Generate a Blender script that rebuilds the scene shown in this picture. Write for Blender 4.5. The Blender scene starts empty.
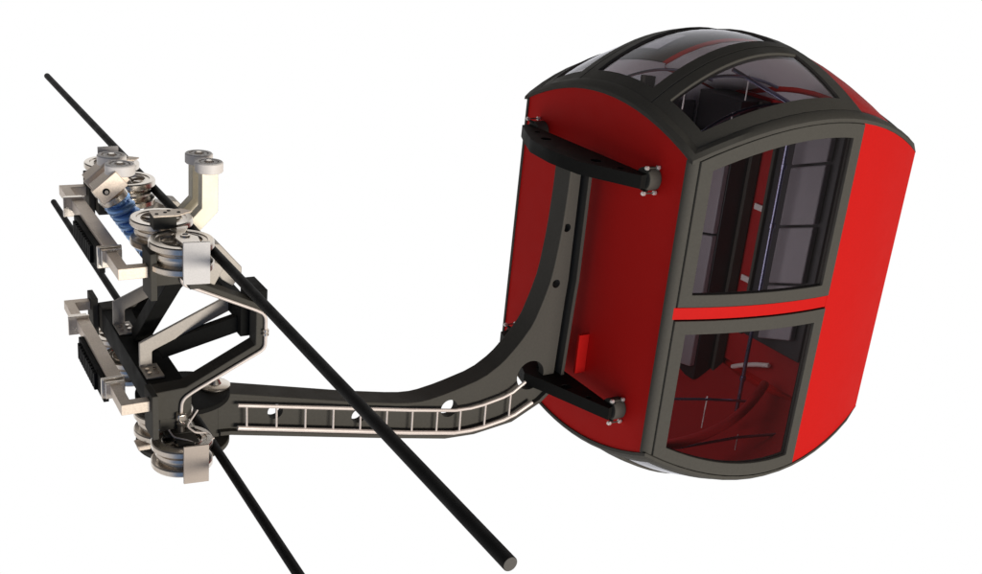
import bpy, bmesh, math, random
from mathutils import Vector, Matrix, Euler
random.seed(4)
scene = bpy.context.scene
COL = scene.collection

# ------------------------------------------------------------------ materials
def new_mat(name):
    m = bpy.data.materials.new(name); m.use_nodes = True
    nt = m.node_tree; nt.nodes.clear()
    out = nt.nodes.new('ShaderNodeOutputMaterial')
    return m, nt, out

def surface(name, color, rough=0.5, metal=0.0, spec=0.5, var=0.06, scale=40.0, bump=0.0, rvar=0.08, coat=0.0):
    m, nt, out = new_mat(name)
    N, L = nt.nodes, nt.links
    b = N.new('ShaderNodeBsdfPrincipled')
    tc = N.new('ShaderNodeTexCoord')
    n1 = N.new('ShaderNodeTexNoise'); n1.inputs['Scale'].default_value = scale
    n1.inputs['Detail'].default_value = 5
    L.new(tc.outputs['Object'], n1.inputs['Vector'])
    cr = N.new('ShaderNodeMapRange')
    cr.inputs['From Min'].default_value = 0.3; cr.inputs['From Max'].default_value = 0.7
    cr.inputs['To Min'].default_value = 1 - var; cr.inputs['To Max'].default_value = 1 + var
    L.new(n1.outputs['Fac'], cr.inputs['Value'])
    mul = N.new('ShaderNodeVectorMath'); mul.operation = 'SCALE'
    mul.inputs[0].default_value = color
    L.new(cr.outputs['Result'], mul.inputs['Scale'])
    L.new(mul.outputs['Vector'], b.inputs['Base Color'])
    n2 = N.new('ShaderNodeTexNoise'); n2.inputs['Scale'].default_value = 6.0
    n2.inputs['Detail'].default_value = 6
    L.new(tc.outputs['Object'], n2.inputs['Vector'])
    rr = N.new('ShaderNodeMapRange')
    rr.inputs['From Min'].default_value = 0.3; rr.inputs['From Max'].default_value = 0.7
    rr.inputs['To Min'].default_value = max(0.02, rough - rvar); rr.inputs['To Max'].default_value = rough + rvar
    L.new(n2.outputs['Fac'], rr.inputs['Value'])
    L.new(rr.outputs['Result'], b.inputs['Roughness'])
    b.inputs['Metallic'].default_value = metal
    b.inputs['Specular IOR Level'].default_value = spec
    b.inputs['Coat Weight'].default_value = coat
    b.inputs['Coat Roughness'].default_value = 0.15
    if bump:
        bp = N.new('ShaderNodeBump'); bp.inputs['Strength'].default_value = bump
        bp.inputs['Distance'].default_value = 0.002
        L.new(n1.outputs['Fac'], bp.inputs['Height'])
        L.new(bp.outputs['Normal'], b.inputs['Normal'])
    L.new(b.outputs['BSDF'], out.inputs['Surface'])
    return m

def glass(name, tint=(0.60, 0.59, 0.61), base=(0.02, 0.02, 0.025)):
    m, nt, out = new_mat(name)
    N, L = nt.nodes, nt.links
    t = N.new('ShaderNodeBsdfTransparent'); t.inputs['Color'].default_value = (*tint, 1)
    g = N.new('ShaderNodeBsdfGlossy'); g.inputs['Roughness'].default_value = 0.04
    g.inputs['Color'].default_value = (0.9, 0.9, 0.95, 1)
    f = N.new('ShaderNodeFresnel'); f.inputs['IOR'].default_value = 1.25
    mx = N.new('ShaderNodeMixShader')
    # the reflection belongs to the outer face only; the inner face of the thin pane just lets light through
    ge = N.new('ShaderNodeNewGeometry'); fr = N.new('ShaderNodeMath'); fr.operation = 'SUBTRACT'; fr.inputs[0].default_value = 1.0
    L.new(ge.outputs['Backfacing'], fr.inputs[1])
    mu = N.new('ShaderNodeMath'); mu.operation = 'MULTIPLY'
    L.new(f.outputs['Fac'], mu.inputs[0]); L.new(fr.outputs['Value'], mu.inputs[1])
    L.new(mu.outputs['Value'], mx.inputs['Fac'])
    L.new(t.outputs['BSDF'], mx.inputs[1]); L.new(g.outputs['BSDF'], mx.inputs[2])
    L.new(mx.outputs['Shader'], out.inputs['Surface'])
    return m

M = {}
M['red'] = surface('red_paint', (0.60, 0.014, 0.012), 0.55, spec=0.04, var=0.03, scale=60, rvar=0.05)
M['frame'] = surface('dark_grey_paint', (0.086, 0.081, 0.070), 0.6, spec=0.03, var=0.05, scale=50)
M['black'] = surface('black_paint', (0.013, 0.013, 0.012), 0.65, spec=0.06, var=0.08, scale=50)
M['rubber'] = surface('black_rubber', (0.010, 0.010, 0.010), 0.7, spec=0.12, var=0.2, scale=80, bump=0.3)
M['cable'] = surface('dark_steel_rope', (0.0105, 0.0105, 0.0105), 0.65, spec=0.12, var=0.06, scale=200)
M['steel'] = surface('brushed_steel', (0.74, 0.68, 0.61), 0.28, metal=1.0, var=0.07, scale=90, rvar=0.06)
M['warm'] = surface('warm_satin_steel', (0.92, 0.78, 0.64), 0.45, metal=0.25, var=0.10, scale=110, rvar=0.06)
M['grey'] = surface('brightened_grey_plate', (0.78, 0.75, 0.72), 0.6, metal=0.0, var=0.05, scale=120)  # base colour raised to offset the cable's shadow on the upper plate
M['satin'] = surface('satin_bracket_steel', (0.52, 0.47, 0.41), 0.5, metal=0.1, var=0.08, scale=110)
M['bright'] = surface('zinc_nut', (0.85, 0.83, 0.80), 0.30, metal=0.6, var=0.04)
M['rail'] = surface('pale_rail', (0.78, 0.69, 0.63), 0.45, metal=0.15, var=0.06, scale=90)
M['white'] = surface('white_nylon', (0.93, 0.88, 0.83), 0.5, var=0.03, scale=70)
M['lit_arm'] = surface('yellow_lit_steel', (0.95, 0.88, 0.70), 0.45, metal=0.1, var=0.04, scale=70)  # yellow of the warm light is put into the arm's colour
M['blue'] = surface('blue_anodised_metal', (0.26, 0.46, 0.82), 0.28, metal=0.55, var=0.08, scale=60, rvar=0.05)
M['pole'] = surface('polished_blue_steel', (0.30, 0.30, 0.42), 0.22, metal=0.9, var=0.05, scale=60)
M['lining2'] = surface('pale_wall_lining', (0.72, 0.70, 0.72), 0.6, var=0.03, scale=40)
M['seat'] = surface('grey_seat_vinyl', (0.33, 0.31, 0.325), 0.55, var=0.04, scale=60)
M['seatdark'] = surface('black_seat_shell', (0.030, 0.028, 0.03), 0.5, var=0.06, scale=60)
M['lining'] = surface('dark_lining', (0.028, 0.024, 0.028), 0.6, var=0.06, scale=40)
M['redfloor'] = surface('red_floor_lining', (0.50, 0.020, 0.022), 0.45, var=0.05, scale=50)
M['frame2'] = M['frame']; M['glass'] = glass('smoked_glass'); M['cover2'] = surface('warm_plate', (0.52, 0.44, 0.37), 0.6, var=0.05, scale=120)

# ------------------------------------------------------------------ helpers
def empty(name, loc, parent=None):
    o = bpy.data.objects.new(name, None); COL.objects.link(o); o.location = loc
    o.empty_display_size = 0.2
    return o

def attach(o, parent):
    if parent is not None:
        bpy.context.view_layer.update()
        o.parent = parent
        o.matrix_parent_inverse = parent.matrix_world.inverted()

def part(name, bm, mat, parent=None, smooth=True, bevel=0.0, loc=(0, 0, 0), angle=35):
    bmesh.ops.recalc_face_normals(bm, faces=bm.faces)
    me = bpy.data.meshes.new(name); bm.to_mesh(me); bm.free()
    mats = mat if isinstance(mat, (list, tuple)) else [mat]
    for k in mats: me.materials.append(M[k])
    o = bpy.data.objects.new(name, me); COL.objects.link(o); o.location = loc
    if smooth:
        for p in me.polygons: p.use_smooth = True
        me.set_sharp_from_angle(angle=math.radians(angle))
    if bevel:
        md = o.modifiers.new('bevel', 'BEVEL'); md.width = bevel; md.segments = 2
        md.limit_method = 'ANGLE'; md.angle_limit = math.radians(38); md.harden_normals = False
    attach(o, parent)
    return o

def tag(o, label=None, cat=None, group=None, kind=None):
    if label: o['label'] = label
    if cat: o['category'] = cat
    if group: o['group'] = group
    if kind: o['kind'] = kind
    return o

def B(): return bmesh.new()

def box(bm, a, b, mi=0):
    x0, y0, z0 = [min(a[i], b[i]) for i in range(3)]; x1, y1, z1 = [max(a[i], b[i]) for i in range(3)]
    v = [bm.verts.new(p) for p in ((x0,y0,z0),(x1,y0,z0),(x1,y1,z0),(x0,y1,z0),(x0,y0,z1),(x1,y0,z1),(x1,y1,z1),(x0,y1,z1))]
    for f in ((0,3,2,1),(4,5,6,7),(0,1,5,4),(1,2,6,5),(2,3,7,6),(3,0,4,7)):
        bm.faces.new([v[i] for i in f]).material_index = mi
    return bm

def prism(bm, pts, lo, hi, axis=1):
    """polygon pts in the two other axes, extruded along axis from lo to hi"""
    def mk(p, h):
        if axis == 1: return (p[0], h, p[1])
        if axis == 2: return (p[0], p[1], h)
        return (h, p[0], p[1])
    a = [bm.verts.new(mk(p, lo)) for p in pts]; b = [bm.verts.new(mk(p, hi)) for p in pts]
    n = len(pts)
    bm.faces.new(a); bm.faces.new(b[::-1])
    for i in range(n):
        bm.faces.new((a[i], a[(i+1) % n], b[(i+1) % n], b[i]))
    return bm

def beam(bm, p0, p1, w, h, up=(0, 0, 1)):
    """rectangular bar from p0 to p1, w sideways, h along up"""
    p0, p1 = Vector(p0), Vector(p1); d = (p1-p0).normalized(); up = Vector(up)
    s = d.cross(up).normalized(); u = s.cross(d).normalized()
    vs = []
    for p in (p0, p1):
        for a, b in ((-1,-1),(1,-1),(1,1),(-1,1)):
            vs.append(bm.verts.new(p + s*a*w/2 + u*b*h/2))
    for f in ((0,1,2,3),(7,6,5,4),(0,4,5,1),(1,5,6,2),(2,6,7,3),(3,7,4,0)):
        bm.faces.new([vs[i] for i in f])
    return bm

def cyl(bm, p0, p1, r0, r1=None, seg=24, cap=True):
    if r1 is None: r1 = r0
    p0, p1 = Vector(p0), Vector(p1); d = (p1-p0).normalized()
    ref = Vector((0,0,1)) if abs(d.z) < .9 else Vector((1,0,0))
    s = d.cross(ref).normalized(); u = s.cross(d)
    A, Bv = [], []
    for i in range(seg):
        a = 2*math.pi*i/seg; c = s*math.cos(a) + u*math.sin(a)
        A.append(bm.verts.new(p0 + c*r0)); Bv.append(bm.verts.new(p1 + c*r1))
    for i in range(seg):
        j = (i+1) % seg; bm.faces.new((A[i], A[j], Bv[j], Bv[i]))
    if cap: bm.faces.new(A[::-1]); bm.faces.new(Bv)
    return bm

def tube(bm, pts, r, seg=10):
    pts = [Vector(p) for p in pts]; rings = []
    n = len(pts)
    for i, p in enumerate(pts):
        d = (pts[min(i+1, n-1)] - pts[max(i-1, 0)]).normalized()
        if i == 0:
            ref = Vector((0,0,1)) if abs(d.z) < .9 else Vector((1,0,0))
            s = d.cross(ref).normalized()
        else:
            s = (s - d*s.dot(d)).normalized()
        u = d.cross(s)
        k = 1.0
        if 0 < i < n-1:
            a = (pts[i]-pts[i-1]).normalized().dot(d); k = 1/max(a, .6)
        rings.append([bm.verts.new(p + (s*math.cos(t) + u*math.sin(t))*r) for t in [2*math.pi*q/seg for q in range(seg)]])
    for a, b in zip(rings, rings[1:]):
        for q in range(seg):
            bm.faces.new((a[q], a[(q+1) % seg], b[(q+1) % seg], b[q]))
    bm.faces.new(rings[0][::-1]); bm.faces.new(rings[-1])
    return bm

def lathe(bm, prof, seg=48, c=(0,0,0), axis=None):
    """closed profile [(r,h)] about Z, or about axis"""
    rings = []
    M3 = Matrix.Identity(3)
    if axis is not None: M3 = Vector((0,0,1)).rotation_difference(Vector(axis)).to_matrix()
    for r, h in prof:
        if r < 1e-6: rings.append([bm.verts.new(Vector(c) + M3 @ Vector((0,0,h)))])
        else: rings.append([bm.verts.new(Vector(c) + M3 @ Vector((r*math.cos(t), r*math.sin(t), h))) for t in [2*math.pi*q/seg for q in range(seg)]])
    n = len(rings)
    for i in range(n-1):
        a, b = rings[i], rings[i+1]
        if len(a) == 1 and len(b) == 1: continue
        for q in range(seg):
            q2 = (q+1) % seg
            if len(a) == 1: bm.faces.new((a[0], b[q2], b[q]))
            elif len(b) == 1: bm.faces.new((a[q], a[q2], b[0]))
            else: bm.faces.new((a[q], a[q2], b[q2], b[q]))
    return bm

def thicken(bm, vec):
    """extrude the open sheet by vec into a closed plate"""
    faces = list(bm.faces)
    ret = bmesh.ops.extrude_face_region(bm, geom=faces)
    # extruded copy moves; original faces stay as the outer skin
    vs = [e for e in ret['geom'] if isinstance(e, bmesh.types.BMVert)]
    for v in vs: v.co += Vector(vec)
    return bm

def boolean_cut(o, cutters):
    for c in cutters:
        md = o.modifiers.new('cut', 'BOOLEAN'); md.operation = 'DIFFERENCE'; md.object = c; md.solver = 'EXACT'
    bpy.context.view_layer.update()
    dg = bpy.context.evaluated_depsgraph_get()
    me = bpy.data.meshes.new_from_object(o.evaluated_get(dg))
    o.modifiers.clear(); old = o.data; o.data = me
    for c in cutters:
        md = c.data; bpy.data.objects.remove(c); bpy.data.meshes.remove(md)
    for p in me.polygons: p.use_smooth = True
    me.set_sharp_from_angle(angle=math.radians(35))
    return o

def cutter(bm):
    bmesh.ops.recalc_face_normals(bm, faces=bm.faces)
    me = bpy.data.meshes.new('cutter'); bm.to_mesh(me); bm.free()
    o = bpy.data.objects.new('cutter', me); COL.objects.link(o); return o

# ------------------------------------------------------------------ the thing
gondola = empty('cable_car', (1.24, 1.16, -0.45))
tag(gondola, 'red cabin with smoked windows on a curved black arm below a pulley carriage', 'cable car')

# ================================================================== CABIN
W, D, ZC = 2.3225, 2.4761, 1.2
BU, SR, SD, KR, ZT = 0.19, 0.29, 0.335, 0.185, 2.41
def uu(x): return 2*x/D - 1
def bulge(x): return BU*(1-uu(x)**2)
def side_y(x): return -bulge(x)                       # near side; far side mirrored about W/2
def edge_z(x): return ZT + SD*(1-uu(x)**2)             # top edge of the window sides
def roof_z(x, y):
    v = (y-W/2)/(W/2+bulge(x)); q = 1-uu(x)**2
    return ZT + SR*(1-v*v) + SD*q + KR*q*(1-v*v)

def linspace(a, b, n): return [a+(b-a)*i/n for i in range(n+1)]

def gridplate(bm, xs, rows, surf, sub, holes=(), mi=0):
    """rows: functions of x giving the second coordinate; surf(x, t)->point; sub: pieces between two rows;
       holes: (row index, xa, xb) left open"""
    prev = None; allrows = []
    for k in range(len(rows)):
        if k:
            for s in range(1, sub[k-1]):
                allrows.append((k-1, lambda x, a=rows[k-1], b=rows[k], f=s/sub[k-1]: a(x)*(1-f)+b(x)*f))
        allrows.append((k if k < len(rows)-1 else k-1, rows[k]))
    V = {}
    def vert(i, j):
        if (i, j) not in V: V[(i, j)] = bm.verts.new(surf(xs[i], allrows[j][1](xs[i])))
        return V[(i, j)]
    for j in range(len(allrows)-1):
        band = allrows[j][0]
        for i in range(len(xs)-1):
            xm = (xs[i]+xs[i+1])/2
            if any(h[0] == band and h[1] < xm < h[2] for h in holes): continue
            bm.faces.new((vert(i, j), vert(i+1, j), vert(i+1, j+1), vert(i, j+1))).material_index = mi
    return bm

def flip_y(p): return Vector((p[0], W-p[1], p[2]))
def flip_z(p): return Vector((p[0], p[1], 2*ZC-p[2]))
ident = lambda p: Vector(p)

XO0, XO1, XG0, XG1 = 0.052, 1.548, 0.160, 1.440
GAP = 0.007
body = part('cabin_body', B(), 'red', gondola)       # filled below, so that panels can sit under it
bpy.data.meshes.remove(body.data)
bm = B()
# end walls (x = 0 carries the arm, x = D is the floor end)
def endwall(x0, x1, inset):
    ys = linspace(inset, W-inset, 16)
    top = [(y, roof_z(0, y)-0.001) for y in ys]; bot = [(y, 2*ZC-z) for y, z in top]
    b_ = B(); prism(b_, bot + top[::-1], x0, x1, axis=0); return b_
body = part('end_panel', endwall(0.0, 0.045, 0.055), 'red', gondola, bevel=0.006)
body2 = part('end_panel', endwall(D-0.045, D, 0.0), 'red', gondola, bevel=0.02)
tag(body, 'red end panel that carries the mounting plates'); tag(body2, 'plain red floor end panel')
# solid red part of each window side and the strip between its two doors
for fy, dirn in ((ident, 1), (flip_y, -1)):
    bm = B()
    xs = linspace(XO1+0.0, D-0.002, 8)
    gridplate(bm, xs, [lambda x: 2*ZC-edge_z(x), lambda x: edge_z(x)], lambda x, z: fy((x, side_y(x), z)), [1])
    thicken(bm, (0, 0.04*dirn, 0))
    part('side_panel', bm, 'red', gondola)
    bm = B()
    xs = linspace(XO0-0.012, XO1, 10)
    gridplate(bm, xs, [lambda x: 1.165, lambda x: 1.262], lambda x, z: fy((x, side_y(x)+0.002, z)), [1])
    thicken(bm, (0, 0.04*dirn, 0))
    part('middle_strip', bm, 'red', gondola)
for fz, dirn in ((ident, 1), (flip_z, -1)):
    bm = B()
    xs = linspace(1.60, D-0.002, 8)
    gridplate(bm, xs, [lambda x: side_y(x)+0.004, lambda x: W-side_y(x)-0.004],
              lambda x, y: fz((x, y, roof_z(x, y)-0.004)), [14])
    thicken(bm, (0, 0, -0.04*dirn))
    part('side_panel', bm, 'red', gondola)

# doors: four hinged frames with smoked panes, two on each window side
def door(fy, diry, upper):
    fz = ident if upper else flip_z
    tr = lambda p: fy(fz(p))
    lo = (lambda x: 1.270) if upper else (lambda x: 1.246)
    gl = (lambda x: 1.372) if upper else (lambda x: 1.360)
    hi = lambda x: edge_z(x)-0.012
    gh = lambda x: edge_z(x)-0.128
    xs = sorted(set([XO0+GAP, XO1] + linspace(XG0, XG1, 12)))
    bm = B()
    gridplate(bm, xs, [lo, gl, gh, hi], lambda x, z: tr((x, side_y(x)-0.012, z)), [1, 3, 1], holes=[(1, XG0, XG1)])
    thicken(bm, (0, 0.06*diry, 0))
    d = part('door', bm, 'frame', gondola, bevel=0.004)
    bm = B()
    gridplate(bm, linspace(XG0-0.01, XG1+0.01, 12), [lambda x: gl(x)-0.01, lambda x: gh(x)+0.01],
              lambda x, z: tr((x, side_y(x)+0.012, z)), [4])
    thicken(bm, (0, 0.008*diry, 0))
    part('window_pane', bm, 'glass', d)
    # black sheet behind the frame, put in as the shade of the gap
    bm = B()
    gridplate(bm, sorted(set([0.02, 1.60] + linspace(XG0-0.012, XG1+0.012, 12))),
              [lambda x: lo(x)-0.03, lambda x: gl(x)-0.012, lambda x: gh(x)+0.012, lambda x: hi(x)+0.015],
              lambda x, z: tr((x, side_y(x)+0.050, z)), [1, 2, 1], holes=[(1, XG0-0.012, XG1+0.012)])
    thicken(bm, (0, 0.015*diry, 0))
    part('gap_backing', bm, 'rubber', d)
for fy, dy in ((ident, 1), (flip_y, -1)):
    for up in (True, False): door(fy, dy, up)

# roof frames: three glazed frames on the arched side, and the same on the opposite one
IN = 0.085
def roof_frame(fz, dirz, rows, hole, flipside=False):
    f2 = flip_y if flipside else ident
    tr = lambda p: f2(fz(p))
    X0, X1, H0, H1 = 0.075, 1.60, 0.175, 1.43
    xs = sorted(set([X0, X1] + linspace(H0, H1, 12)))
    bm = B()
    gridplate(bm, xs, rows, lambda x, y: tr((x, y, roof_z(x, y)+0.012)), [2, 5, 2], holes=[(1, H0, H1)])
    thicken(bm, (0, 0, -0.05*dirz))
    fr = part('roof_frame', bm, 'frame2', gondola, bevel=0.004)
    bm = B()
    gridplate(bm, linspace(H0-0.01, H1+0.01, 12), [lambda x: rows[1](x)-0.01, lambda x: rows[2](x)+0.01],
              lambda x, y: tr((x, y, roof_z(x, y)-0.008)), [6])
    thicken(bm, (0, 0, -0.008*dirz))
    part('roof_pane', bm, 'glass', fr)
for fz, dz in ((ident, 1), (flip_z, -1)):
    near = [lambda x: side_y(x)+IN, lambda x: side_y(x)+0.20, lambda x: 0.56, lambda x: 0.668]
    mid = [lambda x: 0.676, lambda x: 0.79, lambda x: W-0.79, lambda x: W-0.676]
    roof_frame(fz, dz, near, None); roof_frame(fz, dz, mid, None); roof_frame(fz, dz, near, None, True)

# rounded rim that runs round the whole edge of the arched sides
def perimeter(inset):
    pts = []
    n = 16
    for x in linspace(inset, D-inset, n): pts.append((x, side_y(x)+inset))
    for y in linspace(side_y(D-inset)+inset, W-side_y(D-inset)-inset, n)[1:-1]: pts.append((D-inset, y))
    for x in linspace(D-inset, inset, n): pts.append((x, W-side_y(x)-inset))
    for y in linspace(W-side_y(inset)-inset, side_y(inset)+inset, n)[1:-1]: pts.append((inset, y))
    return pts
for fz, dz in ((ident, 1), (flip_z, -1)):
    bm = B()
    P0 = perimeter(0.0); Pi = perimeter(IN-0.006)
    rings = []
    n = len(P0)
    prof = [(-0.035, -0.06), (0.10, -0.010), (-0.012, -0.008), (0.10, 0.0)]
    for k in range(6):
        ring = []
        for (x, y), (xi, yi) in zip(P0, Pi):
            ze = roof_z(x, y); zi = roof_z(xi, yi) + 0.016
            dx, dy = xi-x, yi-y; L = math.hypot(dx, dy); ox, oy = -dx/L, -dy/L
            if k == 0:   p = (x+ox*-0.03, y+oy*-0.03, ze-0.004)
            elif k == 1: p = (x+ox*(0.014 if x < D-.01 else .003), y+oy*(0.014 if x < D-.01 else .003), ze-0.006)
            elif k == 2: p = (x+ox*(0.010 if x < D-.01 else -.004), y+oy*(0.010 if x < D-.01 else -.004), ze+(0.022 if x < D-.01 else .010))
            elif k == 3: p = (x*.72+xi*.28, y*.72+yi*.28, ze*.30+zi*.70)
            elif k == 4: p = (xi, yi, zi)
            else:        p = (xi, yi, zi-0.06)
            ring.append(bm.verts.new(fz(p)))
        rings.append(ring)
    for a, b in zip(rings, rings[1:] + rings[:1]):
        for i in range(n): bm.faces.new((a[i], a[(i+1) % n], b[(i+1) % n], b[i]))
    part('edge_rim', bm, 'frame', gondola, angle=28)

# rounded corner posts on the arm end
for fy in (ident, flip_y):
    prof = [(0.06, -0.002)] + [(0.055-0.065*math.sin(a), 0.055-0.066*math.cos(a)) for a in linspace(0, math.pi/2, 7)] + [(-0.010, 0.062), (0.030, 0.062), (0.06, 0.03)]
    z0, z1 = 2*ZC-2.425, 2.425
    pts = [(fy((x, y, 0)).x, fy((x, y, 0)).y) for x, y in prof]
    bm = B(); prism(bm, pts, z0, z1, axis=2)
    part('corner_post', bm, 'frame', gondola)

# interior: floor lining, wall lining, benches, rails
bm = B()
box(bm, (2.36, 0.05, -0.20), (2.41, W-0.05, 2.52))
part('floor_lining', bm, 'redfloor', gondola)
# pale lining inside the end and the solid part of the arched side
ys_ = linspace(0.05, W-0.05, 12)
bm = B(); prism(bm, [(y, 2.521) for y in ys_] + [(y, roof_z(0, y)-0.06) for y in ys_][::-1], 2.400, 2.425, axis=0)
part('wall_lining', bm, 'lining2', gondola)
bm = B()
gridplate(bm, linspace(1.64, 2.39, 6), [lambda x: side_y(x)+.07, lambda x: W-side_y(x)-.07], lambda x, y: (x, y, roof_z(x, y)-0.06), [10])
thicken(bm, (0, 0, -0.015))
part('ceiling_lining', bm, 'lining2', gondola)
bm = B()
gridplate(bm, linspace(0.10, 1.62, 10), [lambda x: edge_z(x)-.13, lambda x: edge_z(x)+.01], lambda x, z: flip_y((x, side_y(x)+.10, z)), [1])
thicken(bm, (0, 0.012, 0))
part('cove_lining', bm, 'lining2', gondola)
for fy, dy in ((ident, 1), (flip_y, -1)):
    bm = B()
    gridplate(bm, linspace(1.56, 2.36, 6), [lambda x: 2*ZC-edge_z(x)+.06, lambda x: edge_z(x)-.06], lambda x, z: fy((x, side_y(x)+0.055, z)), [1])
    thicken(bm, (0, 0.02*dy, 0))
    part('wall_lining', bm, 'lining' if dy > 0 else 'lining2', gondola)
# near bench: dark shell with a pale upholstered top, seams set on the slant
def bench(shell, y0, y1, seams, slant, trim):
    bm = B(); box(bm, shell[0], shell[1]); sh = part('bench', bm, 'seatdark', gondola, bevel=0.01)
    ym = (y0+y1)/2; g = 0.012
    for a, b in zip(seams, seams[1:]):
        bm = B()
        prism(bm, [(y0, a+g-slant*(y0-ym)), (y1, a+g-slant*(y1-ym)), (y1, b-g-slant*(y1-ym)), (y0, b-g-slant*(y0-ym))], 1.93, 1.999, axis=0)
        part('seat_cushion', bm, 'seat', sh, bevel=0.012)
    bm = B(); box(bm, *trim); part('bench_trim', bm, 'frame', sh, bevel=0.008)
    return sh
bench((( 2.00, 0.36, 0.34), (2.36, 1.12, 2.50)), 0.45, 0.84, [0.46, 1.02, 1.58, 2.15, 2.46], .33, ((1.96, 1.085, .34), (1.999, 1.12, 2.50)))
bench(((2.00, 1.66, -0.42), (2.34, 2.26, 2.50)), 1.67, 2.24, [-0.33, .40, 1.11, 1.84, 2.16], .20, ((2.22, 1.615, -.44), (2.34, 1.659, 2.50)))
bm = B(); box(bm, (1.15, 2.20, -0.42), (1.925, 2.26, 2.40)); part('bench_backrest', bm, 'seatdark', gondola, bevel=0.02)
bm = B(); box(bm, (1.30, 2.17, 1.30), (1.90, 2.199, 1.78)); part('headrest', bm, 'redfloor', gondola, bevel=0.02)
bm = B(); tube(bm, [(2.30, 1.44, -.215), (2.30, 1.30, -.135), (2.30, 1.12, -.05), (2.30, .96, .010)], 0.024, 10); part('step_edge', bm, 'white', gondola, bevel=0.006)
for zz in (1.47, 0.72):
    bm = B(); box(bm, (2.33, 1.42, zz-.03), (2.355, 1.58, zz+.03)); part('white_floor_block', bm, 'white', gondola, bevel=0.004)  # small plain white blocks on the red floor
# red curved ramp and lining on the lower arched side
bm = B()
gridplate(bm, linspace(0.62, 2.34, 10), [lambda x: 0.03-bulge(x)*.9, lambda x: 2.25], lambda x, y: Vector((x, y, 2*ZC-roof_z(x, y)+0.09)), [10])
thicken(bm, (0, 0, 0.02))
part('floor_lining', bm, 'redfloor', gondola)
bm = B()
tube(bm, [(0.35+1.85*t, 0.30+0.58*t*t, -0.235+0.06*(2*t-1)**2+0.03*t) for t in linspace(0, 1, 14)], 0.045, 12)
part('floor_ridge', bm, 'redfloor', gondola)
# grab pole, bent at its upper end
bm = B()
tube(bm, [(1.80, 0.80, -0.45), (1.80, 0.80, 1.0), (1.79, 0.80, 2.55), (1.76, 0.84, 2.66), (1.30, 1.12, 2.90)], 0.020, 12)
gp = part('grab_pole', bm, 'pole', gondola)
for zz in (0.02, 0.72, 1.55, 2.1):
    bm = B(); cyl(bm, (1.80, 0.80, zz-.02), (1.80, 0.80, zz+.02), 0.030, seg=16); part('pole_ring', bm, 'pole', gp)
# bent handrails along both arched sides
for pts, px_, dz in (([(.20, .72, .10), (.55, .74, .05), (.93, .75, -.03), (1.33, .75, -.10), (1.93, .75, -.225)], 3, .30),
                     ([(.25, .40, -.24), (.50, .40, -.285), (.76, .40, -.315), (1.45, .40, -.345), (2.07, .40, -.42)], 3, .13)):
    bm = B(); tube(bm, pts, 0.014, 8); hr = part('handrail', bm, 'pole', gondola)
    p = pts[px_]
    bm = B(); cyl(bm, (p[0], p[1], p[2]+.03), (p[0], p[1], p[2]-dz), 0.006, seg=8); part('rail_post', bm, 'white', hr)
for fz in (ident,):
    for y0, dz in ((0.42, 0.34), (1.02, 0.36), (1.86, 0.34)):
        bm = B()
        pts = [(0.16, y0, 1.9)] if False else []
        for t in linspace(0, 1, 16):
            x = 0.22 + 1.55*t
            pts.append(fz((x, y0+0.05*math.sin(math.pi*t), roof_z(x, y0)-dz-0.10*(1-min(1, t*6))**2)))
        tube(bm, pts, 0.014, 8)
        hr = part('handrail', bm, 'pole', gondola)
        for x in (0.75, 1.45):
            bm = B(); z1 = roof_z(x, y0)-dz
            cyl(bm, fz((x, y0+.04, z1+0.02)), fz((x, y0+.04, z1-0.20)), 0.006, seg=8); part('rail_post', bm, 'white', hr)

# ================================================================== MOUNTING PLATES on the end wall
YM = 1.16
def mounting(zlo, zhi, out):
    bm = B(); prism(bm, out, zlo, zhi, axis=2)
    pl = part('mounting_plate', bm, 'black', gondola)
    cuts = []
    for y, r in ((0.80, 0.045), (2*YM-0.80, 0.045), (0.56, 0.026), (2*YM-0.56, 0.026)):
        x = -0.28 if r > .03 else -0.215
        c = B(); cyl(c, (x, y, zlo-.05), (x, y, zhi+.05), r, seg=24); cuts.append(cutter(c))
    boolean_cut(pl, cuts)
    md = pl.modifiers.new('bevel', 'BEVEL'); md.width = 0.006; md.segments = 2; md.limit_method = 'ANGLE'
    zc = (zlo+zhi)/2 + 0.002
    for yd, yr in ((0.405, 0.350), (1.985, 2.050)):
        # drum bolted to the wall
        bm = B(); cyl(bm, (-0.0015, yd, zc), (-0.112, yd, zc), 0.092, seg=40)
        cl = part('wall_drum', bm, 'frame', gondola, bevel=0.005)
        for dz in (-0.100, 0.100):
            bm = B(); cyl(bm, (-0.0015, yr, zc+dz), (-0.130, yr, zc+dz), 0.0055, seg=10); part('stud', bm, 'frame', cl)
            bm = B(); box(bm, (-0.115, min(yr, yd)-.006, zc+dz*.80-.008), (-0.095, max(yr, yd)+.006, zc+dz*.80+.008)); part('drum_lug', bm, 'black', cl)
            for x in (-0.030, -0.138):
                bm = B()
                cyl(bm, (x+.018, yr, zc+dz), (x-.004, yr, zc+dz), 0.0175, seg=6)
                cyl(bm, (x-.0041, yr, zc+dz), (x-.012, yr, zc+dz), 0.010, seg=12)
                part('nut', bm, 'bright', cl)
mounting(2.135, 2.240, [(-.113,.355),(-.19,.33),(-.44,.80),(-.475,1.16),(-.44,1.50),(-.30,1.82),(-.20,2.03),(-.113,2.045)])
mounting(0.160, 0.265, [(-.113,.355),(-.17,.33),(-.40,.98),(-.475,1.16),(-.40,1.36),(-.20,2.02),(-.113,2.035)])
# red fin between the plates
bm = B(); box(bm, (-0.105, 0.932, 0.30), (-0.0015, 0.962, 0.66)); part('red_fin', bm, 'red', gondola, bevel=0.004)

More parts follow.
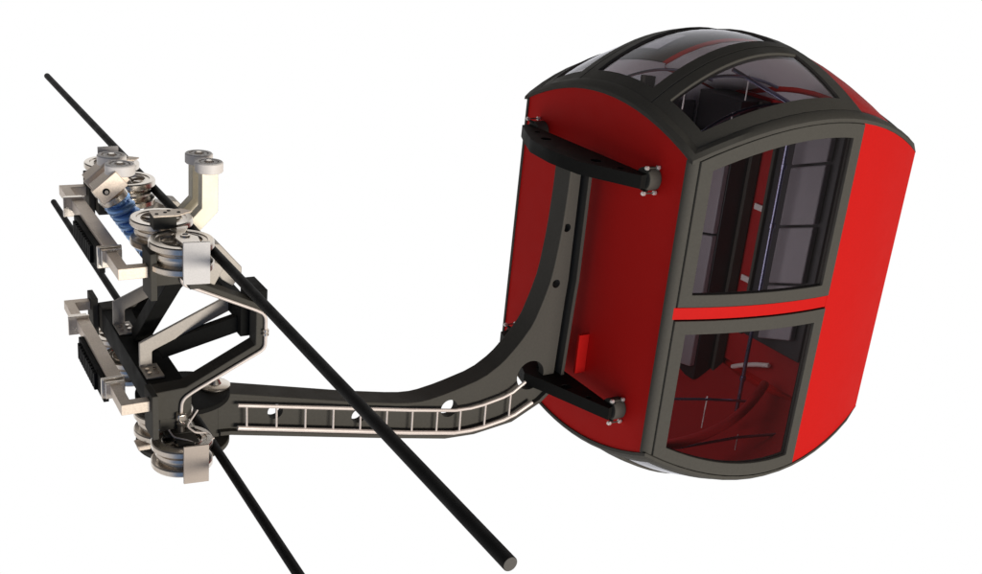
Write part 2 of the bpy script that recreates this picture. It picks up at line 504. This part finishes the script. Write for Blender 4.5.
# ================================================================== HANGER ARM
inner = [(-3.20,.565),(-3.12,.548),(-2.12,.312),(-1.67,.222),(-1.50,.212),(-1.28,.25),(-.96,.335),(-.78,.45),(-.63,.61),(-.515,.77),(-.44,.98),(-.385,1.17),(-.345,1.53),(-.33,1.89),(-.33,2.164)]
outer = [(-3.20,.235),(-3.12,.228),(-1.90,-.03),(-1.30,-.15),(-1.02,-.16),(-.65,-.11),(-.37,.03),(-.28,.11),(-.16,.26),(-.135,.95),(-.125,1.14),(-.135,2.164)]
def smooth(pl, x0, k=1):
    """cut the corners of the bend (points right of x0)"""
    for _ in range(k):
        out = [pl[0]]
        for a, b, c in zip(pl, pl[1:], pl[2:]):
            if b[0] < x0: out.append(b); continue
            out.append((b[0]*.8+a[0]*.2, b[1]*.8+a[1]*.2)); out.append((b[0]*.8+c[0]*.2, b[1]*.8+c[1]*.2))
        out.append(pl[-1]); pl = out
    return pl
inner = smooth(inner, -1.8)
def offset_poly(pl, d):
    res = []
    for i, p in enumerate(pl):
        a = Vector(pl[max(i-1, 0)]); b = Vector(pl[min(i+1, len(pl)-1)]); t = (b-a).normalized()
        res.append((p[0]-t.y*d, p[1]+t.x*d))
    return res
def strip(bm, pl, d, y0, y1):
    q = offset_poly(pl, d)
    prism(bm, pl + q[::-1], y0, y1, axis=1); return bm
web_out = offset_poly(outer, 0.015)[:7] + [(-.315, .115), (-.235, .27), (-.215, .95), (-.205, 1.14), (-.215, 2.150)]
bm = B(); prism(bm, offset_poly(inner, -0.015) + web_out[::-1], 1.062, 1.140)
arm = part('hanger_arm', bm, 'frame', gondola)
cuts = []
for x, z, r in ((-2.765, .335, .060), (-2.075, .175, .060), (-1.255, .10, .078), (-.478, .285, .135), (-.325, 1.11, .038), (-.285, 1.60, .036)):
    c = B(); cyl(c, (x, 0.9, z), (x, 1.4, z), r, seg=32); cuts.append(cutter(c))
boolean_cut(arm, cuts)
bm = B(); strip(bm, inner, -0.028, 1.050, 1.270); part('inner_flange', bm, 'frame', arm, bevel=0.005)
bm = B(); prism(bm, [(-.36, .16), (-.30, .30), (-.27, .95), (-.27, 2.13), (-.150, 2.13), (-.140, 1.14), (-.150, .95), (-.175, .27)], 1.20, 1.225); part('back_web', bm, 'black', arm)
bm = B(); strip(bm, outer, 0.032, 1.012, 1.270); part('outer_flange', bm, 'frame', arm, bevel=0.004)
bm = B(); box(bm, (-3.46, 1.064, .207), (-3.195, 1.138, .533)); part('hinge_web', bm, 'frame', arm)
# rails and rungs along the arm
up_r = [(-3.075,.470),(-1.29,.112),(-1.03,.102),(-.71,.165),(-.565,.265)]
lo_r = [(-3.075,.285),(-1.28,-.098),(-1.01,-.108),(-.68,-.055),(-.47,.055)]
def on_poly(pl, x):
    for a, b in zip(pl, pl[1:]):
        if a[0] <= x <= b[0]: return a[1] + (b[1]-a[1])*(x-a[0])/(b[0]-a[0])
lad = None
bm = B(); tube(bm, [(x, 1.0, z) for x, z in smooth(up_r, -1.5)], 0.014, 10); lad = part('rail', bm, 'rail', arm)
bm = B(); tube(bm, [(x, 1.0, z) for x, z in smooth(lo_r, -1.5)], 0.018, 10); part('rail', bm, 'rail', arm)
for i, x in enumerate([-3.01,-2.78,-2.55,-2.32,-2.09,-1.86,-1.63,-1.40,-1.18,-.94,-.70]):
    bm = B(); cyl(bm, (x, 1.0, on_poly(up_r, x)), (x+.004, 1.0, on_poly(lo_r, x)), 0.0085, seg=8); part('rung', bm, 'rail', arm)
for x in (-2.9, -2.2, -1.5, -.9):
    bm = B(); cyl(bm, (x, 1.0, on_poly(lo_r, x)-.0), (x, 1.05, on_poly(lo_r, x)-.03), 0.010, seg=8); part('rail_stub', bm, 'rail', arm)

# hinge discs that take the arm's end
HX = -3.43
for z0, z1 in ((0.535, 0.575), (0.165, 0.205)):
    bm = B(); cyl(bm, (HX, 1.16, z0), (HX, 1.16, z1), 0.33, seg=56)
    hd = part('hinge_disc', bm, 'black' if z0 > .4 else 'frame', gondola, bevel=0.006)
bm = B(); cyl(bm, (HX, 1.16, 0.206), (HX, 1.16, 0.534), 0.15, seg=32); part('hinge_shaft', bm, 'frame', gondola)
for (x, z, s) in ((-3.20, 0.576, 1),):
    bm = B()
    lathe(bm, [(0, .001), (.112, .001), (.112, .012), (.100, .020), (.052, .026), (.034, .062), (.026, .066), (0, .066)], 40, (x, 1.16, z))
    part('hinge_cap', bm, 'steel', gondola)

# ================================================================== CARRIAGE FRAME
ring = [(-3.84,.80),(-3.60,.80),(-3.60,.965),(-3.12,1.20),(-3.12,1.505),(-3.60,1.735),(-3.60,1.885),(-3.84,1.885),(-3.84,1.715),(-3.635,1.715),(-3.18,1.475),(-3.18,1.24),(-3.635,1.005),(-3.84,.995)]
carr = None
for s, (y0, y1) in enumerate(((0.35, 0.485), (2*YM-0.485, 2*YM-0.35))):
    bm = B(); prism(bm, ring, y0, y1); f = part('carriage_frame', bm, 'frame', gondola, bevel=0.006)
bm = B(); box(bm, (-3.838, 0.486, 0.805), (-3.602, 2*YM-0.486, 0.985)); part('deck_beam', bm, 'black', gondola, bevel=0.004)
bm = B(); box(bm, (-3.24, 0.486, 1.25), (-3.13, 0.66, 1.50)); box(bm, (-3.235, 0.66, 1.33), (-3.15, 2*YM-0.486, 1.46)); part('tie_beam', bm, 'black', gondola, bevel=0.004)
bm = B(); box(bm, (-3.20, 0.36, 1.50), (-3.105, 0.62, 1.615)); part('tie_block', bm, 'black', gondola, bevel=0.004)
# braces
for ys in (1, -1):
    m = (lambda y: y) if ys == 1 else (lambda y: 2*YM-y)
    bm = B(); beam(bm, (-3.20, m(.58), 1.325), (-3.66, m(.86), 1.06), 0.10, 0.105); part('brace', bm, 'black', gondola, bevel=0.004)
    if ys == 1:
        bm = B(); beam(bm, (-3.655, .50, 1.73), (-3.70, 1.27, 1.00), 0.11, 0.10, (0, 1, 0)); part('brace', bm, 'black', gondola, bevel=0.004)
    # Z shaped steel brackets standing on the deck
    bm = B()
    y = m(.78); pts = [(-3.825, .993), (-3.825, 1.165), (-3.28, 1.415), (-3.21, 1.415), (-3.21, 1.335), (-3.735, 1.105), (-3.745, 1.095), (-3.745, .993)]
    prism(bm, pts, y-0.022, y+0.005); br = part('deck_bracket', bm, 'satin', gondola, bevel=0.004)
    bm = B(); box(bm, (-3.825, y-0.20, .986), (-3.71, y+0.005, .998)); ft = part('bracket_foot', bm, 'satin', br)
    for dx in (0.03, 0.08):
        for dy in (0.03, 0.09):
            bm = B(); cyl(bm, (-3.825+dx, y-0.18+dy, .999), (-3.825+dx, y-0.18+dy, 1.012), .014, seg=6); part('bolt', bm, 'steel', br)
    # end plates
    for z0, z1 in ((1.68, 1.975), (0.745, 1.045)):
        bm = B(); a, b = m(.205), m(.40); box(bm, (-3.885, a, z0), (-3.845, b, z1)); part('end_plate', bm, 'frame', gondola, bevel=0.005)
    # block that carries the lower pulley
    bm = B(); box(bm, (-3.80, m(.36), .715), (-3.62, m(.56), .799)); part('pulley_mount', bm, 'frame', gondola, bevel=0.004)
    # slanted steel jaw boxes beside the upper cable
    bm = B(); prism(bm, [(-3.40,1.875),(-3.345,1.865),(-3.198,1.695),(-3.198,1.65),(-3.256,1.568),(-3.33,1.62),(-3.42,1.75)], m(.60), m(.74)); j = part('jaw_box', bm, 'satin', gondola, bevel=0.006)
    bm = B(); beam(bm, (-3.50, m(.52), 1.755), (-3.40, m(.52), 1.70), 0.16, 0.16, (1, 0, 1)); part('jaw_foot', bm, 'satin', gondola, bevel=0.006)

# steel pipe along the near frame
def arcpath(pts, r=0.03, n=5):
    out = [Vector(pts[0])]
    for a, b, c in zip(pts, pts[1:], pts[2:]):
        a, b, c = Vector(a), Vector(b), Vector(c)
        p = b + (a-b).normalized()*r; q = b + (c-b).normalized()*r
        for i in range(n+1):
            t = i/n; out.append(p*(1-t)**2 + b*2*t*(1-t) + q*t*t)
    out.append(Vector(pts[-1])); return out
pp = [(-3.667,.333,1.84),(-3.667,.333,1.722),(-3.175,.333,1.487),(-3.122,.333,1.45),(-3.122,.333,1.215),(-3.60,.333,.975),(-3.667,.333,.93),(-3.672,.333,.83)]
bm = B(); tube(bm, arcpath(pp, .04), 0.0105, 12); pipe = part('pipe', bm, 'rail', gondola)
bm = B(); cyl(bm, (-3.122,.333,1.335), (-3.122,.333,1.352), .021, seg=16); cyl(bm, (-3.122,.333,1.31), (-3.122,.333,1.327), .021, seg=16); part('pipe_coupling', bm, 'steel', pipe)
bm = B(); box(bm, (-3.705,.300,.785), (-3.645,.366,.845)); part('pipe_nut', bm, 'steel', pipe, bevel=0.012)
bm = B(); lathe(bm, [(0,.0),(.020,.0),(.026,.02),(.020,.05),(.026,.07),(.018,.08),(.018,.10),(0,.10)], 20, (-3.675,.333,.695)); part('pipe_fitting', bm, 'steel', pipe)
bm = B(); tube(bm, arcpath([(-3.575,.30,.86), (-3.645,.30,.755), (-3.60,.27,.715), (-3.52,.27,.70), (-3.50,.20,.69)], .02), 0.006, 8); part('split_pin', bm, 'rail', pipe)
bm = B(); tube(bm, arcpath([(-3.76,.30,.75), (-3.74,.26,.715), (-3.66,.20,.705), (-3.63,.16,.70)], .02), 0.005, 8); part('split_pin', bm, 'rail', pipe)

# ================================================================== PULLEYS
R = 0.192
def pulley_bm(seg=64):
    bm = B()
    h = .088
    prof = [(0.052, h-.03), (.118, h-.022), (.122, h), (.128, h-.006), (.150, h-.006), (.154, h), (R-.006, h), (R, h-.008), (R, h-.038), (R-.006, h-.046),
            (R-.045, h-.052), (R-.052, h-.062), (R-.030, .018), (R-.026, 0), (R-.030, -.018), (R-.052, -h+.062), (R-.045, -h+.052),
            (R-.006, -h+.046), (R, -h+.038), (R, -h+.008), (R-.006, -h), (.122, -h), (.118, -h+.022), (0.052, -h+.03)]
    lathe(bm, prof + prof[:1], seg)
    bmesh.ops.remove_doubles(bm, verts=bm.verts, dist=1e-5)
    return bm
def hub_bm():
    bm = B()
    lathe(bm, [(0, .080), (.022, .080), (.030, .072), (.034, .060), (.053, .050), (.053, -.075), (0, -.075)], 28)
    return bm
pul = part('pulley', pulley_bm(), 'steel', None, angle=25)
pul.location = (-3.69, .25, 1.955)
hub = part('hub', hub_bm(), 'steel', None)
hub.parent = pul
ribs = []
for k in range(5):
    a = 2*math.pi*k/5 + .5
    bm = B(); beam(bm, (.05*math.cos(a), .05*math.sin(a), .066), (.122*math.cos(a), .122*math.sin(a), .066), .026, .018)
    r_ = part('spoke', bm, 'steel', None, bevel=0.003); r_.parent = pul; ribs.append(r_)
first = True
PX = -3.69
spots = [(y, z) for z in (1.955, .612) for y in (.25, .70, 1.62, 2.07)]
for i, (y, z) in enumerate(spots):
    if i == 0: o = pul; kids = [hub]+ribs
    else:
        o = pul.copy(); COL.objects.link(o)
        kids = []
        for c in [hub]+ribs:
            d = c.copy(); COL.objects.link(d); d.parent = o; kids.append(d)
    o.location = (PX, y, z); o.rotation_euler = (0, 0, .7*i)
    attach(o, gondola)
    bm = B(); s = 1 if z > 1 else -1
# dark axle blocks and steel fish plate between each pair of upper pulleys
for ys in (1, -1):
    m = (lambda y: y) if ys == 1 else (lambda y: 2*YM-y)
    bm = B(); box(bm, (-3.805, m(.44), 2.045), (-3.665, m(.53), 2.125)); ab = part('axle_block', bm, 'frame', gondola, bevel=0.003)
    bm = B(); pl = [(-3.805, .435), (-3.66, .432), (-3.555, .50), (-3.60, .56), (-3.80, .56)]
    prism(bm, [(x, m(y)) for x, y in pl], 2.126, 2.134, axis=2); fp = part('fish_plate', bm, 'warm', ab)
    for x, y in ((-3.775, .48), (-3.72, .50), (-3.69, .53), (-3.64, .49)):
        bm = B(); cyl(bm, (x, m(y), 2.1345), (x, m(y), 2.1365), .011, seg=14); part('hole_disc', bm, 'rubber', ab)  # flat black discs stand for the dark inside of holes
    bm = B(); pl = [(-3.72, .40), (-3.60, .43), (-3.655, .30), (-3.60, .22), (-3.62, .07), (-3.72, .07), (-3.735, .22), (-3.70, .33)]
    prism(bm, [(x, m(y)) for x, y in pl], 2.052, 2.064, axis=2); lp = part('link_plate', bm, 'steel', gondola, bevel=0.003)
    bm = B(); lathe(bm, [(0, .0), (.030, .0), (.030, .008), (.018, .010), (.018, .004), (0, .004)], 20, (-3.67, m(.24), 2.0645)); part('link_pin', bm, 'steel', lp)
    # cover plates in front of the end pulleys
    for z0, z1, mt in ((1.838, 2.098, 'grey'), (.505, .765, 'cover2')):
        bm = B(); prism(bm, [(-3.742, m(.034)), (-3.742, m(.020)), (-3.590, m(.002)), (-3.590, m(.016))], z0, z1, axis=2); part('cover_plate', bm, mt, gondola, bevel=0.002)
        bm = B(); box(bm, (-3.70, m(.0345), (z0+z1)/2-.02), (-3.64, m(.25), (z0+z1)/2+.01)) if z0 < 1 else box(bm, (-3.70, m(.0345), 1.80), (-3.64, m(.349), 1.85))
        part('plate_arm', bm, 'frame', gondola)

for o in bpy.data.objects:
    pass
# black fork on the lower near pulley, link at its left
for ys in (1, -1):
    m = (lambda y: y) if ys == 1 else (lambda y: 2*YM-y)
    bm = B(); box(bm, (-3.78, m(.30), .690), (-3.58, m(.36), .712)); box(bm, (-3.73, m(.16), .690), (-3.60, m(.30), .706)); part('fork', bm, 'frame', gondola, bevel=0.004)
    bm = B(); box(bm, (-3.88, m(.60), .46), (-3.80, m(.64), .50)); box(bm, (-3.895, m(.57), .5001), (-3.76, m(.67), .513)); part('link_shoe', bm, 'warm', gondola, bevel=0.006)

# ================================================================== SIDE HANDLES (buffer units on the outer side)
for z0 in (1.850, 0.962):
    bm = B(); box(bm, (-4.045, .636, z0-.045), (-3.960, 2*YM-.636, z0+.035)); h = part('buffer_sleeve', bm, 'warm', gondola, bevel=0.003)
    for ys in (1, -1):
        m = (lambda y: y) if ys == 1 else (lambda y: 2*YM-y)
        bm = B(); prism(bm, [(x, m(y)) for x, y in ((-4.06,.25),(-3.886,.25),(-3.886,.32),(-3.995,.32),(-3.995,.62),(-4.06,.62))], z0-.035, z0+.035, axis=2)
        part('buffer_arm', bm, 'warm', h, bevel=0.003)
    for ys in (1, -1):
        m = (lambda y: y) if ys == 1 else (lambda y: 2*YM-y)
        bm = B(); box(bm, (-4.085, m(.56), z0-.065), (-3.965, m(.60), z0+.045)); part('collar', bm, 'steel', h, bevel=0.003)
        bm = B(); box(bm, (-4.10, m(.612), z0-.085), (-3.955, m(.635), z0+.055)); part('collar', bm, 'steel', h, bevel=0.003)
    bm = B(); box(bm, (-4.080, .66, z0-.135), (-4.046, 1.44, z0+.005)); part('rubber_pad', bm, 'rubber', h, bevel=0.003)
    bm = B()
    for k in range(11):
        y = .84 + k*.050
        box(bm, (-4.100, y, z0-.127), (-4.0805, y+.034, z0-.012))
    part('rubber_ribs', bm, 'rubber', h, bevel=0.002)

# ================================================================== GUIDE ROLLERS AND COIL SPRINGS
for k, y in enumerate((1.045, 1.275)):
    # right hand roller on a cranked arm
    bm = B()
    pts = [(-3.345, 2.223), (-3.345, 1.985), (-3.52, 1.80), (-3.56, 1.72), (-3.48, 1.70), (-3.235, 1.955), (-3.235, 2.223)]
    prism(bm, pts, y-.045, y+.045); ra = part('roller_arm', bm, 'lit_arm', gondola, bevel=0.004)
    
    bm = B()
    prof = [(0,.055),(.030,.055),(.036,.068),(.055,.068),(.058,.060),(.064,.060),(.066,.070),(.086,.070),(.093,.063),(.093,.006),(.086,-.001),(0,-.001)]
    lathe(bm, prof, 40, (-3.285, y, 2.225)); rr = part('guide_roller', bm, 'white', gondola)
    bm = B(); cyl(bm, (-3.285, y, 2.281), (-3.285, y, 2.303), .020, seg=6); part('axle_nut', bm, 'steel', rr)
    # left hand roller
    bm = B(); lathe(bm, prof, 40, (-3.860, y, 2.235)); rl = part('guide_roller', bm, 'white', gondola)
    bm = B(); cyl(bm, (-3.860, y, 2.291), (-3.860, y, 2.313), .020, seg=6); part('axle_nut', bm, 'steel', rl)
    # tilted clevis box with a bolt
    ax = Vector((.532, 0, -.847)).normalized()       # spring direction
    c = Vector((-3.968, y, 2.150))
    bm = B(); e1 = Vector((.77, 0, .64)) ; e1.normalize(); e2 = Vector((-.64, 0, .77)); e2.normalize()
    q = [c + e1*a + e2*b for a, b in ((-.065,-.060),(.13,-.060),(.13,.060),(-.065,.060))]
    cb = None
    prism(bm, [(v.x, v.z) for v in q], y-.095, y-.06); box_ = part('clevis', bm, 'warm', gondola, bevel=0.004)
    bm = B()
    q2 = [c + e1*a + e2*b for a, b in ((-.05,-.055),(.16,-.055),(.16,.05),(-.05,.05))]
    prism(bm, [(v.x, v.z) for v in q2], y-.0595, y+.075); part('clevis_body', bm, 'warm', box_, bevel=0.004)
    bm = B(); cyl(bm, (c.x, y-.0951, c.z), (c.x, y-.101, c.z), .022, seg=24); part('bolt_seat', bm, 'rubber', box_)
    bm = B(); cyl(bm, (c.x, y-.1011, c.z), (c.x, y-.110, c.z), .012, seg=24); part('bolt', bm, 'satin', box_)
    s0 = Vector((-3.915, y, 2.105)); s1 = s0 + ax*.48
    bm = B(); cyl(bm, s0, s0+ax*.045, .092, seg=40); spr_cap = part('spring_seat', bm, 'steel', gondola, bevel=0.006)
    bm = B(); cyl(bm, s0+ax*.0455, s1, .050, seg=32); part('spring_rod', bm, 'blue', spr_cap)
    bm = B()
    sx = Vector((.847, 0, .532)).normalized(); sy = Vector((0, 1, 0)); pts = []
    turns, L = 6.5, .40
    for i in range(int(turns*24)+1):
        t = i/24; a = 2*math.pi*t
        pts.append(s0 + ax*(.062+L*t/turns) + (sx*math.cos(a)+sy*math.sin(a))*(.066-.006*t/turns))
    tube(bm, pts, .0265, 12); part('coil_spring', bm, 'blue', spr_cap)
    

bm = B(); box(bm, (-3.70, .93, 1.60), (-3.50, 1.39, 1.74)); part('roller_base', bm, 'frame', gondola, bevel=0.006)
# ================================================================== CABLES
M['cut'] = surface('cut_cable_end', (0.055, 0.050, 0.044), 0.6, var=0.15, scale=150)
for x, z, lab in ((-3.502, 1.955, 'thicker black cable crossing in front of the arm, its cut end in view'),
                  (-3.495, .630, 'black cable passing the lower pulleys behind the arm and leaving at the bottom edge')):
    bm = B(); cyl(bm, (x, -3.24, z), (x, 5.80, z), .0295, seg=40)
    me_faces = [f for f in bm.faces if len(f.verts) > 4]
    for f in me_faces: f.material_index = 1
    o = part('cable', bm, ['cable', 'cut'], None, bevel=0.003)
    tag(o, lab, 'cable')

# ------------------------------------------------------------------ camera
cam = bpy.data.cameras.new('camera'); co = bpy.data.objects.new('camera', cam); COL.objects.link(co)
co.location = (-5.39514875, -5.90803238, 4.18784648)
co.rotation_euler = Euler([math.radians(a) for a in (69.69929439, -5.4617084, -30.40838221)], 'XYZ')
cam.sensor_width = 36; cam.sensor_fit = 'HORIZONTAL'; cam.lens = 1088.0967/982*36
cam.clip_start = .05; cam.clip_end = 500
scene.camera = co

# ------------------------------------------------------------------ world: white background in view, tints added elsewhere for light and reflections
w = bpy.data.worlds.new('World'); scene.world = w; w.use_nodes = True
nt = w.node_tree; nt.nodes.clear(); N, L = nt.nodes, nt.links
out = N.new('ShaderNodeOutputWorld'); bg = N.new('ShaderNodeBackground'); L.new(bg.outputs['Background'], out.inputs['Surface'])
tc = N.new('ShaderNodeTexCoord')
sep = N.new('ShaderNodeSeparateXYZ'); L.new(tc.outputs['Generated'], sep.inputs[0])
def ramp(stops, inp):
    r = N.new('ShaderNodeValToRGB'); e = r.color_ramp.elements
    while len(e) > 1: e.remove(e[-1])
    e[0].position = stops[0][0]; e[0].color = (*stops[0][1], 1)
    for p, c in stops[1:]:
        n = e.new(p); n.color = (*c, 1)
    L.new(inp, r.inputs['Fac']); return r
mr = N.new('ShaderNodeMapRange'); mr.inputs['From Min'].default_value = -1; mr.inputs['From Max'].default_value = 1
L.new(sep.outputs['Z'], mr.inputs['Value'])
def cone(direction, a0, a1, src):
    """0..1 weight, 1 inside a1 degrees of direction, 0 beyond a0 degrees"""
    dn = N.new('ShaderNodeVectorMath'); dn.operation = 'DOT_PRODUCT'; dn.inputs[1].default_value = Vector(direction).normalized()
    L.new(src, dn.inputs[0])
    m = N.new('ShaderNodeMapRange'); m.interpolation_type = 'SMOOTHSTEP'
    m.inputs['From Min'].default_value = math.cos(math.radians(a0)); m.inputs['From Max'].default_value = math.cos(math.radians(a1))
    L.new(dn.outputs['Value'], m.inputs['Value']); return m.outputs['Result']
def mixc(fac, a, b_):
    m = N.new('ShaderNodeMix'); m.data_type = 'RGBA'; L.new(fac, m.inputs['Factor'])
    for sock, v in ((m.inputs[6], a), (m.inputs[7], b_)):
        if isinstance(v, tuple): sock.default_value = (*v, 1)
        else: L.new(v, sock)
    return m.outputs[2]
nz = N.new('ShaderNodeVectorMath'); nz.operation = 'NORMALIZE'; L.new(tc.outputs['Generated'], nz.inputs[0]); DIR = nz.outputs['Vector']
low = ramp([(0.0, (.16, .13, .11)), (.38, (.30, .27, .24)), (.50, (.48, .44, .39)), (.54, (.16, .15, .14)), (.66, (.04, .04, .04)), (1.0, (.02, .02, .02))], mr.outputs['Result'])
c1 = mixc(cone((-.66, -.72, -.26), 58, 24, DIR), low.outputs['Color'], (.10, .17, .31))     # blue patch added for the pulley rims to reflect
c1 = mixc(cone((-1.0, .20, -.62), 62, 20, DIR), c1, (.66, .63, .61))  # unseen pale patch added to lighten the cabin's arm-side wall
c2 = mixc(cone((.46, .80, .50), 48, 24, DIR), c1, (.58, .53, .48))                           # warm patch added for the metal tops to reflect
dot = N.new('ShaderNodeVectorMath'); dot.operation = 'DOT_PRODUCT'
d = Vector((.475, .81, -.345)).normalized(); dot.inputs[1].default_value = d
nrm = N.new('ShaderNodeVectorMath'); nrm.operation = 'NORMALIZE'; L.new(tc.outputs['Generated'], nrm.inputs[0])
L.new(nrm.outputs['Vector'], dot.inputs[0])
ms = N.new('ShaderNodeMapRange'); ms.interpolation_type = 'SMOOTHSTEP'
ms.inputs['From Min'].default_value = math.cos(math.radians(63)); ms.inputs['From Max'].default_value = math.cos(math.radians(49))
L.new(dot.outputs['Value'], ms.inputs['Value'])
mx = N.new('ShaderNodeMix'); mx.data_type = 'RGBA'
L.new(ms.outputs['Result'], mx.inputs['Factor']); L.new(c2, mx.inputs[6]); mx.inputs[7].default_value = (1, 1, 1, 1)
L.new(mx.outputs[2], bg.inputs['Color']); bg.inputs['Strength'].default_value = 1.0

# ------------------------------------------------------------------ lamp
def area(name, loc, target, size, size_y, power, color):
    l = bpy.data.lights.new(name, 'AREA'); l.shape = 'RECTANGLE'; l.size = size; l.size_y = size_y
    l.energy = power; l.color = color
    o = bpy.data.objects.new(name, l); COL.objects.link(o); o.location = loc
    o.rotation_euler = (Vector(target)-Vector(loc)).to_track_quat('-Z', 'Y').to_euler(); return o
area('key_lamp', (1.0, -14.6, 0.7), (-0.8, 0.8, 1.2), 7.0, 2.4, 2200, (1.0, .95, .88))
area('cabin_fill', (0.075, 1.16, 1.2), (2.4, 1.16, 1.2), 1.7, 2.3, 34, (1.0, .98, .98))  # unseen fill light added to brighten the cabin interior

scene.view_settings.view_transform = 'Standard'; scene.view_settings.look = 'None'
scene.view_settings.exposure = 0; scene.view_settings.gamma = 1
scene.cycles.transparent_max_bounces = 16
